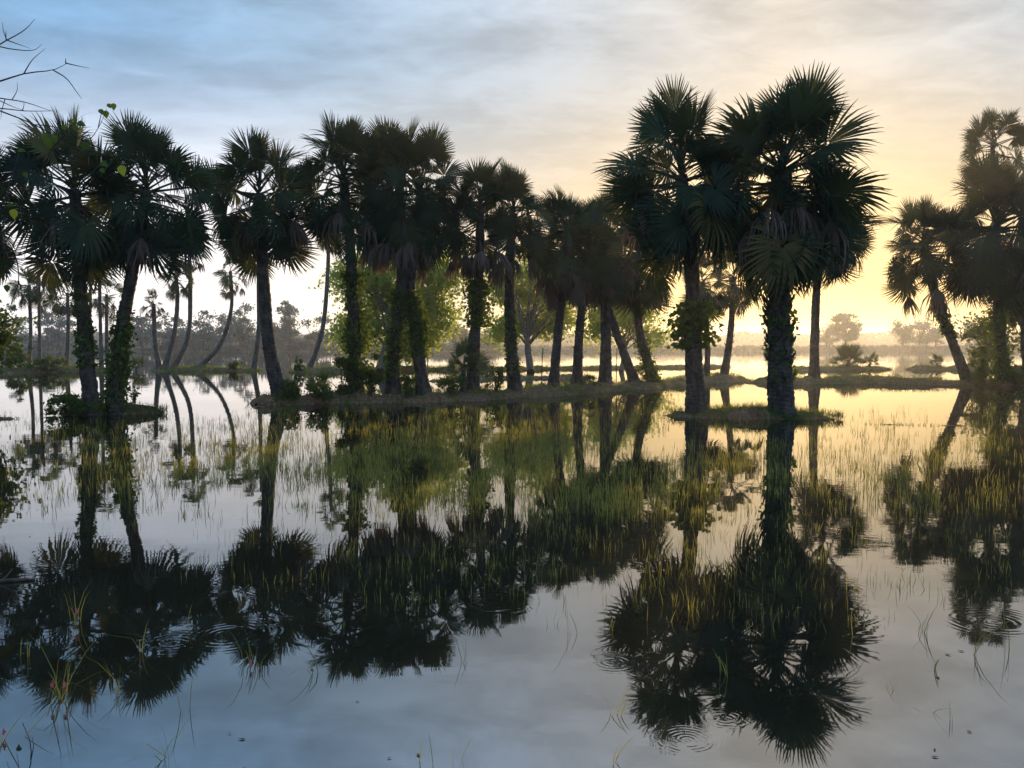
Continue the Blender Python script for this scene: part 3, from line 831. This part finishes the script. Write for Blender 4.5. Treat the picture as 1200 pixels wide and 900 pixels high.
# ---------------------------------------------------------------- shrubs, young palms, undergrowth
SHG = 'small bushes on the banks'
def bush(label, px, y0, w_px, h_px, n, leaf, mat='shrub', seed=0, tops=None, name='bush', group=SHG):
    g = ground(px, y0); k = g.y / F
    z = max(0.05, mound_z(tops, g.x, g.y)) if tops else 0.15
    base = Vector((g.x, g.y, z)); r = np.random.default_rng(seed)
    root = empty(name, base); tag(root, label, 'bush', group)
    cl = r.normal(size=(14, 3)) * np.array([w_px * 0.30 * k, w_px * 0.30 * k, h_px * 0.26 * k]) + np.array([0, 0, h_px * 0.45 * k])
    cl[:, 2] = np.abs(cl[:, 2])
    cen = np.concatenate([c + r.normal(size=(n // 14, 3)) * w_px * 0.09 * k * np.array([1, 1, 1.0]) for c in cl])
    cen[:, 2] = np.maximum(cen[:, 2], 0.0)
    v, q, t = leaf_arrays(cen, leaf, seed, 0.5, -0.3)
    stuff(link('foliage', npmesh('foliage', v, q, M[mat], t), root))
    T = Tubes()
    for c in cl: T.add(catmull([Vector((0, 0, -0.05)), Vector(c) * 0.5 + Vector((0, 0, 0.05)), Vector(c)], 5), [0.02, 0.018, 0.014, 0.011, 0.008, 0.005], 5)
    link('stems', T.mesh('stems', M['wood']), root)
bush('rounded dark bush at the left foot of the islet palm pair', 88, 487.5, 40, 26, 2200, 0.10, 'ivy', 61, T_left)
bush('bright bush on the far left bank beside rough slim palms', 22, 437, 20, 20, 500, 0.28, 'shrub', 62, T_b1)
bush('low pale bush on the left bank right of the bright bush', 50, 437, 28, 13, 500, 0.28, 'shrub', 63, T_b1)
bush('tiny round bush on the grassy bank right of the bowed slim palm', 275, 434.8, 11, 9, 240, 0.22, 'shrub', 64, T_b2)
bush('small bush on the bank right of the bowing slim palm foot', 351, 437, 10, 14, 240, 0.22, 'shrub', 65, T_b3)
bush('leafy weeds at the foot of the lone smooth palm', 338, 474, 26, 26, 1100, 0.10, 'shrub', 66, T_main)
bush('low weeds on the dike between the lone palm and the ivy palm', 372, 473, 40, 26, 1300, 0.10, 'shrub', 67, T_main)
bush('tall leafy bush at the foot of the ivy-wrapped palm', 402, 472, 34, 48, 1800, 0.12, 'shrub', 68, T_main)
bush('leafy bush at the right foot of the ivy-wrapped palm', 434, 471.5, 26, 40, 1300, 0.12, 'shrub', 69, T_main)
bush('small bush between the right-leaning and left-leaning ivy trunks', 477, 470.5, 16, 26, 600, 0.11, 'shrub', 70, T_main)
bush('weeds on the dike left of the dry umbrella palm', 527, 469, 34, 26, 800, 0.11, 'shrub', 71, T_main)
bush('slender bush on the dike between the umbrella palm and the straight palm', 582, 466.5, 20, 34, 600, 0.11, 'shrub', 72, T_main)
bush('low sunlit plant at right end of the long dike by the curved trunk', 760, 454, 26, 22, 500, 0.14, 'shrub', 73, T_main)
bush('thin weed standing in water right of the leaning islet palm', 157, 478, 12, 24, 150, 0.09, 'ivy', 74)
bush('bush on the right dike between leaning and dense palms', 1150, 452, 26, 46, 1200, 0.15, 'shrub', 75, T_r2)
bush('low bush under the dense palm at the right edge', 1192, 453, 24, 26, 700, 0.15, 'shrub', 76, T_r2)

def young_palm(label, px, y0, rpx, n, seed, tops, far=True, stem=0.0):
    g = ground(px, y0); k = g.y / F; rs = random.Random(seed)
    z = max(0.05, mound_z(tops, g.x, g.y)); base = Vector((g.x, g.y, z))
    root = empty('young_palm', base); tag(root, label, 'young palm', 'young stemless palms')
    rr = rpx * k
    T = Tubes(); T.add([Vector((0, 0, -0.1)), Vector((0, 0, rr * (0.12 + stem) * 0.5)), Vector((0, 0, rr * (0.18 + stem)))], [rr * 0.10, rr * 0.09, rr * 0.06], 8)
    link('trunk', T.mesh('trunk', M['bark']), root)
    for i in range(n):
        e = 84 - 78 * (i + 0.5) / n + rs.uniform(-8, 8); az = i * 2.39996 + seed; er = R(e)
        X = Vector((math.cos(er) * math.cos(az), math.cos(er) * math.sin(az), math.sin(er)))
        Yv = Vector((-math.sin(az), math.cos(az), 0))
        rot = Matrix((X, Yv, X.cross(Yv))).transposed() @ Matrix.Rotation(R(rs.uniform(-60, 60)), 3, 'X')
        f = link('frond', rs.choice(FR_FAR[0]), root)
        put(f, base, base + Vector((0, 0, rr * (0.12 + stem))), rot, rr * rs.uniform(0.35, 1.1))
young_palm('larger young palm clump on the thin bank right of the slender palm', 994, 433.5, 27, 22, 1, T_r3)
young_palm('small young palm beside the larger clump on the thin bank', 1019, 433.3, 17, 14, 2, T_r3)
young_palm('tiny young palm on the bank left of the leaning right palm', 1098, 433, 13, 12, 3, T_r4)
young_palm('little palm standing in water right of the islet pair', 160, 434.5, 17, 12, 4, T_b2)
young_palm('fan-leaved young palm at the left foot of the dry umbrella palm', 543, 468, 46, 12, 5, T_main, stem=0.35)
young_palm('ragged young palm at the foot of the ragged stubbed trunk', 690, 460, 14, 10, 6, T_main)

# stakes
def stake(label, px, y0, ytop, lean=0.0, tops=None, rad=0.025):
    g = ground(px, y0); top = at(px + lean, ytop, g.y)
    T = Tubes(); T.add(catmull([Vector((0, 0, -0.3)), (top - g) * 0.5 + Vector((0.01, 0, 0)), top - g], 6), [rad] * 7, 7)
    o = link('wooden_stake', T.mesh('wooden_stake', M['twig']), None, g)
    tag(o, label, 'stake', 'thin stakes in the water')
stake('thin stake in the water between the straight palm and skirted palm', 634, 447, 408, 2)
stake('thin stake in the water right of the upright mid dike palm', 722, 446, 408, 1)
stake('thin pale stake in the water right of the leaning ivy trunk', 501, 447, 414, 0)

# fallen fronds and floating stick
def fallen(label, px, py, az, s, seed, z=0.45):
    g = ground(px, py, z)
    o = link('fallen_frond', DEAD[seed], None, g)
    o.rotation_euler = (0, R(-18), R(az)); o.scale = (s * 1.3, s * 1.3, s * 0.85)
    tag(o, label, 'fallen frond', 'fallen dry palm fronds')
fallen('small dry frond drooping off the islet edge, right of the vined islet palm', 848, 480, -60, 0.62, 1)
fallen('larger dry frond drooping into the water in the middle of the islet gap', 868, 480, -100, 0.75, 2)
fallen('dry frond drooping off the islet edge against the foot of the stoutest palm', 890, 480, -120, 0.70, 3)
fallen('grey dry frond drooping down the dike edge below the skirted palms', 690, 452, -90, 0.75, 4, 0.55)
T = Tubes(); a, b = ground(-60, 690), ground(41, 680)
T.add(catmull([a, a.lerp(b, .5) + Vector((0, 0.03, 0.015)), b + Vector((0, 0, 0.01))], 10), [0.022, .022, .021, .02, .02, .019, .018, .017, .015, .013, .008], 8, 0.15, 3)
T.add(catmull([a.lerp(b, .55), a.lerp(b, .62) + Vector((0, .06, .05)), a.lerp(b, .66) + Vector((0, .09, .10))], 4), [.01, .009, .007, .005, .003], 6)
tag(link('floating_stick', T.mesh('floating_stick', M['wood'])), 'reddish brown stick floating in the water at the left frame edge', 'stick')

# ---------------------------------------------------------------- grass
def turf(name, tops, per_m, h, label, mat='turf', seed=0, w=0.012, cover=1.0):
    r = np.random.default_rng(seed); P = []
    for i in range(len(tops) - 1):
        p, nrm, wv, hv = tops[i]; seg = (tops[i + 1][0] - p).length
        for _ in range(int(per_m * seg * wv)):
            u = r.uniform(-1.06, 1.06); f = r.random()
            q = p.lerp(tops[i + 1][0], f) + nrm * (u * wv)
            if vnoise((q.x, q.y, seed), 0.8) + cover < r.random(): continue
            P.append((q.x, q.y, max(0.0, hv * (1 - min(1.0, abs(u)) ** 2.2) - 0.06)))
    P = np.array(P); n = len(P)
    v, q, t = blades(P, r.uniform(0.4, 1.1, n) * h, r.uniform(0.7, 1.4, n) * w, seed, 0.4, 0.5)
    stuff(tag(link(name, npmesh(name, v, q, M[mat], t)), label, 'grass'))
turf('bank_grass', T_left, 1300, 0.26, 'thick green grass on the islet below the left palm pair', seed=1)
turf('bank_grass', T_main, 330, 0.26, 'patchy weeds and grass along the long earth dike', seed=2, w=0.016, cover=0.35)
turf('bank_grass', T_right, 1100, 0.24, 'grass fringe on the right islet below the big palms', seed=3)
turf('bank_grass', T_r2, 140, 0.22, 'dark grass on the right dike', seed=4, w=0.02)
turf('bank_grass', T_r3, 90, 0.25, 'grass on the thin bank with young palms', seed=5, w=0.03)
turf('bank_grass', T_r4, 90, 0.25, 'grass on the thin bank at far right', seed=6, w=0.03)
turf('bank_grass', T_c1, 80, 0.22, 'grass on the thin bank behind the long dike', seed=7, w=0.03)
turf('bank_grass', T_c2, 80, 0.20, 'grass on the short low bank behind skirted palms', seed=8, w=0.03)
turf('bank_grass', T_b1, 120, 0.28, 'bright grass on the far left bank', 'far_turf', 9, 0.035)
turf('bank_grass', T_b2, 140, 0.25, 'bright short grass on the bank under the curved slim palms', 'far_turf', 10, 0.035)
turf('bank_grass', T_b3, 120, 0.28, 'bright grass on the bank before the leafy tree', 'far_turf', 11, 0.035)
turf('bank_grass', T_strip, 500, 0.07, 'thin weed line on the mud strip in the right water', seed=12)
turf('bank_grass', T_mud, 300, 0.10, 'sparse weeds on the mud bank at the left edge', seed=13)
turf('bank_grass', T_far, 6, 1.3, 'hazy grass and scrub along the far shore bank', 'far_leaf_hazed', 14, 0.25)

# emergent grass in the water: density given on the ground from the photo's patches
r = np.random.default_rng(77)
def dens(px, py):
    n = vnoise((px, py * 2.2, 0), 0.012) * 0.6 + vnoise((px, py * 2, 4), 0.035) * 0.5
    def blob(cx, cy, rx, ry): return math.exp(-((px - cx) / rx) ** 2 - ((py - cy) / ry) ** 2)
    d = 1.5 * blob(500, 522, 210, 52) + 0.24 * blob(860, 590, 150, 85) + 0.34 * blob(690, 585, 120, 65) + 0.40 * blob(1060, 530, 190, 42) + 0.16 * blob(1130, 640, 90, 60)
    d += 0.45 * blob(230, 535, 170, 45) + 0.18 * blob(40, 500, 90, 30) + 0.18 * blob(480, 660, 180, 45) + 0.12 * blob(850, 700, 160, 50)
    return d * max(0.0, 0.7 + 2.0 * n)
P, Hh, Ww = [], [], []
for want, y0, y1, h0, h1, w0, w1 in ((6800, 478, 605, 0.09, 0.23, 0.0045, 0.009), (1300, 570, 745, 0.06, 0.17, 0.0025, 0.005)):
    clump_n = 0
    while clump_n < want:
        px, py = r.uniform(-150, 1350), r.uniform(y0, y1)
        if r.random() > dens(px, py): continue
        g = ground(px, py); clump_n += 1
        if g.y > 24.5 and abs(px - 890) < 110: continue
        k = int(r.integers(1, 9)) if r.random() < 0.3 else int(r.integers(1, 4)); hb = r.uniform(h0, h1)
        for _ in range(k):
            P.append((g.x + r.normal() * 0.05, g.y + r.normal() * 0.05, -0.02)); Hh.append(hb * r.uniform(0.5, 1.2)); Ww.append(r.uniform(w0, w1))
v, q, t = blades(P, Hh, Ww, 78, 0.12, 0.13)
stuff(tag(link('water_grass', npmesh('water_grass', v, q, M['grass'], t)), 'thin yellow-green grass standing in the shallow water before the palms', 'grass'))

# single tufts near the camera
TG = 'single grass tufts near the camera'
def tuft(label, px, py, n, h, seed, lean=0.25, curl=0.5, w=0.005):
    rr = np.random.default_rng(seed); g = ground(px, py)
    P = np.stack([rr.normal(size=n) * 0.025, rr.normal(size=n) * 0.025, np.full(n, -0.02)], 1)
    v, q, t = blades(P, rr.uniform(0.45, 1.1, n) * h, rr.uniform(0.6, 1.3, n) * w, seed, lean, curl)
    root = empty('grass_tuft', g); tag(root, label, 'grass tuft', TG)
    for i in range(n):
        bl = npmesh('blade', v[i * 8:(i + 1) * 8], np.array([[0, 1, 3, 2], [2, 3, 5, 4], [4, 5, 7, 6]]), M['grass'], t[i * 8:(i + 1) * 8])
        link('blade', bl, root)
TU = [
 ('bent pale grass tuft at bottom left edge of the photo, several arching blades', 197, 888, 7, 0.30, .25, .9),
 ('upright thin grass tuft with pink eggs above the left bottom water', 296, 784, 6, 0.34, .12, .3),
 ('two-bladed tuft at bottom centre edge', 497, 896, 3, 0.22, .2, .2),
 ('leaning short tuft right of the bottom centre tuft', 533, 899, 3, 0.16, .3, .2),
 ('tall arching blade tuft left of the big ripple', 165, 762, 5, 0.42, .1, .9),
 ('short upright tuft at left in front of the stick', 24, 770, 3, 0.22, .1, .1),
 ('tangled tuft with pink eggs at lower left', 70, 822, 12, 0.40, .4, .7),
 ('sparse tuft right of the tangled one, at lower left', 138, 815, 6, 0.30, .2, .3),
 ('pair of thin blades left of the big ripple reflection', 222, 832, 3, 0.26, .1, .1),
 ('reddish upright tuft beneath the mirrored left palms', 92, 730, 9, 0.34, .15, .2),
 ('hooked blade tuft in the left centre open water', 370, 790, 3, 0.24, .3, .9),
 ('angled stem tuft in open water at left of centre', 548, 776, 3, 0.20, .3, .3),
 ('thin tuft in pale water below the mid dike reflection', 672, 742, 3, 0.30, .15, .2),
 ('short tuft beside the mirrored left islet trunk of the right pair', 850, 790, 5, 0.26, .25, .5),
 ('crossed blades tuft in pale water left of the big mirrored crown', 716, 838, 4, 0.18, .5, .4),
 ('lone blade pair near the bottom right of centre', 718, 890, 3, 0.18, .4, .2),
 ('low angled tuft in the pale water at lower right', 1038, 806, 3, 0.15, .5, .3),
 ('tiny cross-shaped tuft in the pale right water', 1102, 785, 3, 0.13, .6, .3),
 ('tiny flat tuft left of the lower right blades', 1086, 834, 3, 0.14, .6, .4),
 ('single straight stem pair in the lower right water', 1126, 852, 2, 0.13, .05, .05),
 ('lanky tuft at right before the ripple', 1145, 770, 4, 0.36, .15, .2),
 ('tuft of a few leaning blades at right frame edge', 1180, 760, 5, 0.34, .2, .3),
 ('short lanky tuft left of the right ripple', 1080, 740, 5, 0.32, .15, .3),
]
for i, (lab, px, py, n, h, ln, cu) in enumerate(TU): tuft(lab, px, py, n, h, 200 + i, ln, cu)

LF = npmesh('floating_leaf', [(0, 0, 0), (.35, -.22, .02), (1, 0, .03), (.4, .24, .015)], [(0, 1, 2, 3)], M['dead'])
rl = random.Random(4)
for i in range(46):
    px, py = rl.uniform(-20, 1220), 560 + 340 * rl.random() ** 0.9
    o = link('floating_leaf', LF, None, ground(px, py, 0.004)); k = rl.uniform(0.015, 0.05)
    o.scale = (k, k, k); o.rotation_euler = (0, 0, rl.uniform(0, 6.28))
    tag(o, 'tiny brown leaf fragment floating on the open foreground water', 'floating leaf', 'leaf fragments on the water')

# pink snail egg clusters clinging to stems
def eggs(label, px, py, Yp, s=0.02, seed=0):
    rs = random.Random(seed); c = at(px, py, Yp)
    V, Qs = [], []
    for i in range(26):
        p = Vector((rs.gauss(0, .35), rs.gauss(0, .35), rs.gauss(0, .8))) * s; rad = s * 0.30; b = len(V)
        for zz, rr in ((-1, .05), (-.5, .87), (.5, .87), (1, .05)):
            for k in range(6): V.append(p + Vector((math.cos(k * 1.0472) * rr, math.sin(k * 1.0472) * rr, zz)) * rad)
        for j in range(3):
            for k in range(6): Qs.append((b + j * 6 + k, b + j * 6 + (k + 1) % 6, b + j * 6 + 6 + (k + 1) % 6, b + j * 6 + 6 + k))
    o = link('egg_cluster', npmesh('egg_cluster', [tuple(p) for p in V], Qs, M['egg'], smooth=True), None, c)
    tag(o, label, 'egg cluster', 'pink snail egg clusters on stems')
for i, (lab, px, py, g0, s) in enumerate([
    ('pink egg cluster on reddish tuft under the mirrored left palms', 90, 716, 732, .014), ('left pink egg cluster on the tangled tuft', 61, 803, 822, .012),
    ('right pink egg cluster on the tangled tuft', 76, 802, 822, .012), ('pink egg cluster at lower left frame edge', 5, 857, 866, .011),
    ('pink egg cluster on the upright tuft of the left bottom water', 294, 777, 784, .011)]):
    gy = ground(px, g0).y
    eggs(lab, px, py, gy, s, i)
tuft('wispy tuft at the lower left corner carrying a pink egg cluster', 4, 868, 5, 0.26, 260, .4, .6)

# ---------------------------------------------------------------- bare branches and leafy vine, top left, near the camera
YB = 9.0
base = Vector((at(-190, 450, YB).x, YB, -0.1))
root = empty('bare_tree', base); tag(root, 'bare thin-branched tree at the left frame edge reaching into the sky', 'bare tree')
T = Tubes(); tr = catmull([base, at(-170, 300, YB), at(-150, 140, YB), at(-120, 20, YB)], 14)
T.add(tr, [0.09 - 0.0045 * i for i in range(15)], 8, 0.15, 2); link('trunk', T.mesh('trunk', M['twig'], base), root)
def branch(pl, r0, r1, Yo=0.0, sub=()):
    T = Tubes(); pts = [at(x, y, YB + Yo + 0.15 * i) for i, (x, y) in enumerate(pl)]
    n = 12; T.add(catmull(pts, n), [0.6 * (r0 + (r1 - r0) * i / n) for i in range(n + 1)], 6, 0.1, int(pl[0][1]))
    o = link('branch', T.mesh('branch', M['twig'], base), root)
    for s in sub:
        S = Tubes(); sp = [at(x, y, YB + Yo + 0.15 + 0.1 * i) for i, (x, y) in enumerate(s)]
        S.add(catmull(sp, 8), [r0 * 0.3 * (1 - 0.75 * i / 8) for i in range(9)], 5); link('twig', S.mesh('twig', M['twig'], base), o)
branch([(-120, 30), (-50, 72), (8, 47), (30, 34), (41, 22)], .020, .003, 0, [[(8, 47), (4, 36), (3, 26)], [(8, 47), (22, 52), (36, 57)], [(7, 46), (7, 39), (7, 36)]])
branch([(-125, 60), (-40, 48), (10, 57), (38, 59), (49, 52)], .016, .003, .1)
branch([(-140, 120), (-60, 112), (0, 95), (30, 86), (62, 82), (79, 74)], .024, .004, .2, [[(28, 86), (38, 70), (53, 57)], [(62, 82), (78, 92), (90, 108), (96, 116)], [(77, 74), (90, 77), (105, 80)], [(77, 74), (77, 68)]])
branch([(-140, 110), (-60, 105), (0, 115), (30, 120), (60, 130)], .018, .004, .3, [[(14, 117), (20, 106), (20, 96)], [(0, 118), (15, 125), (30, 130)], [(6, 116), (2, 130), (1, 140)]])
branch([(-140, 130), (-60, 124), (0, 127), (30, 130), (64, 130)], .018, .004, .35, [[(26, 130), (28, 124), (28, 118)]])
branch([(-140, 120), (-60, 110), (0, 130), (40, 146), (75, 165), (110, 180)], .020, .004, .5, [[(75, 165), (95, 160), (112, 158)]])
branch([(-130, 170), (-60, 200), (0, 215), (45, 203), (90, 216), (122, 252)], .016, .003, .45)
branch([(-140, 250), (-50, 280), (2, 240), (12, 210), (22, 180)], .026, .006, .3, [[(2, 240), (0, 270), (4, 300)]])
branch([(-140, 300), (-40, 290), (3, 286), (18, 300), (22, 330), (14, 352)], .022, .006, .3, [[(18, 300), (8, 312), (4, 330)], [(10, 290), (0, 300), (-8, 320)], [(22, 330), (26, 344), (24, 352)]])

# vine with large leaves on those branches
root = empty('leafy_vine', at(95, 170, YB + 0.6)); vb = root.location.copy()
tag(root, 'leafy vine with a few big green and yellow leaves hanging before the left islet crown', 'vine')
T = Tubes()
for pl in ([(40, 146), (70, 150), (100, 165), (115, 150), (125, 128)], [(100, 165), (120, 176), (140, 190), (145, 198)], [(45, 203), (30, 235), (16, 245)], [(75, 160), (60, 175), (55, 190)], [(115, 150), (118, 136), (120, 130)]):
    T.add(catmull([at(x, y, YB + 0.6) for x, y in pl], 12), [0.006 - 0.0003 * i for i in range(13)], 5)
link('stem', T.mesh('vine_stem', M['twig'], vb), root)
def big_leaf_mesh(mat, seed):
    V, Q = [], []
    prof = [(0, .02), (.12, .30), (.3, .42), (.55, .36), (.8, .18), (1.0, .015)]
    for s, wd in prof:
        zc = -0.25 * s * s
        V += [(s, -wd, zc + 0.16 * wd), (s, 0, zc), (s, wd, zc + 0.16 * wd)]
    for j in range(5):
        b = j * 3; Q += [(b, b + 1, b + 4, b + 3), (b + 1, b + 2, b + 5, b + 4)]
    return npmesh('leaf', V, Q, mat)
LG, LY = big_leaf_mesh(M['big_leaf'], 1), big_leaf_mesh(M['yellow_leaf'], 2)
rs = random.Random(9)
LV = [(119, 131, 'g', 8), (124, 134, 'g', 9), (133, 125, 'g', 8), (128, 124, 'g', 6), (143, 200, 'y', 13), (131, 147, 'g', 6), (57, 168, 'g', 13), (64, 163, 'g', 10), (52, 160, 'g', 9), (75, 150, 'g', 8),
      (95, 145, 'g', 10), (103, 168, 'g', 9), (98, 172, 'g', 8), (122, 192, 'g', 9), (16, 251, 'y', 12), (12, 240, 'g', 7), (25, 176, 'g', 9), (42, 172, 'g', 8), (88, 150, 'g', 8), (83, 143, 'g', 7), (120, 200, 'g', 7), (8, 338, 'g', 9), (30, 205, 'g', 7)]
for (x, y, c, s) in LV:
    o = link('leaf', LY if c == 'y' else LG, root)
    sc_ = s * (YB + .6) / F
    rot = Matrix.Rotation(rs.uniform(-0.9, 0.9) - math.pi / 2, 3, 'Y') if False else (Matrix.Rotation(rs.uniform(-1.2, 1.2), 3, 'Y') @ Matrix.Rotation(rs.uniform(0.6, 1.4), 3, 'Y') @ Matrix.Rotation(rs.uniform(0.7, 2.0), 3, 'X'))
    put(o, vb, at(x, y, YB + .6) - rot @ Vector((0.5 * sc_, 0, 0)), rot, sc_)
    if c == 'y': o['label'] = 'yellow-green leaf'

# ---------------------------------------------------------------- haze
m, t, out = new_mat('haze_air')
pv = t.new('ShaderNodeVolumePrincipled')
pv.inputs['Density'].default_value = 0.00042
pv.inputs['Color'].default_value = rgb(0.88, 0.92, 1.0)
pv.inputs['Anisotropy'].default_value = 0.70
t.l.new(pv.outputs[0], out.inputs['Volume'])
X0, Y0, Y1, Z0, Z1 = EXT + 20, -80, EXT + 20, -1.5, 21.0
hv = [(-X0, Y0, Z0), (X0, Y0, Z0), (X0, Y1, Z0), (-X0, Y1, Z0), (-X0, Y0, Z1), (X0, Y0, Z1), (X0, Y1, Z1), (-X0, Y1, Z1)]
hz = link('haze', npmesh('haze', hv, [(0, 3, 2, 1), (4, 5, 6, 7), (0, 1, 5, 4), (1, 2, 6, 5), (2, 3, 7, 6), (3, 0, 4, 7)], m))
stuff(hz)
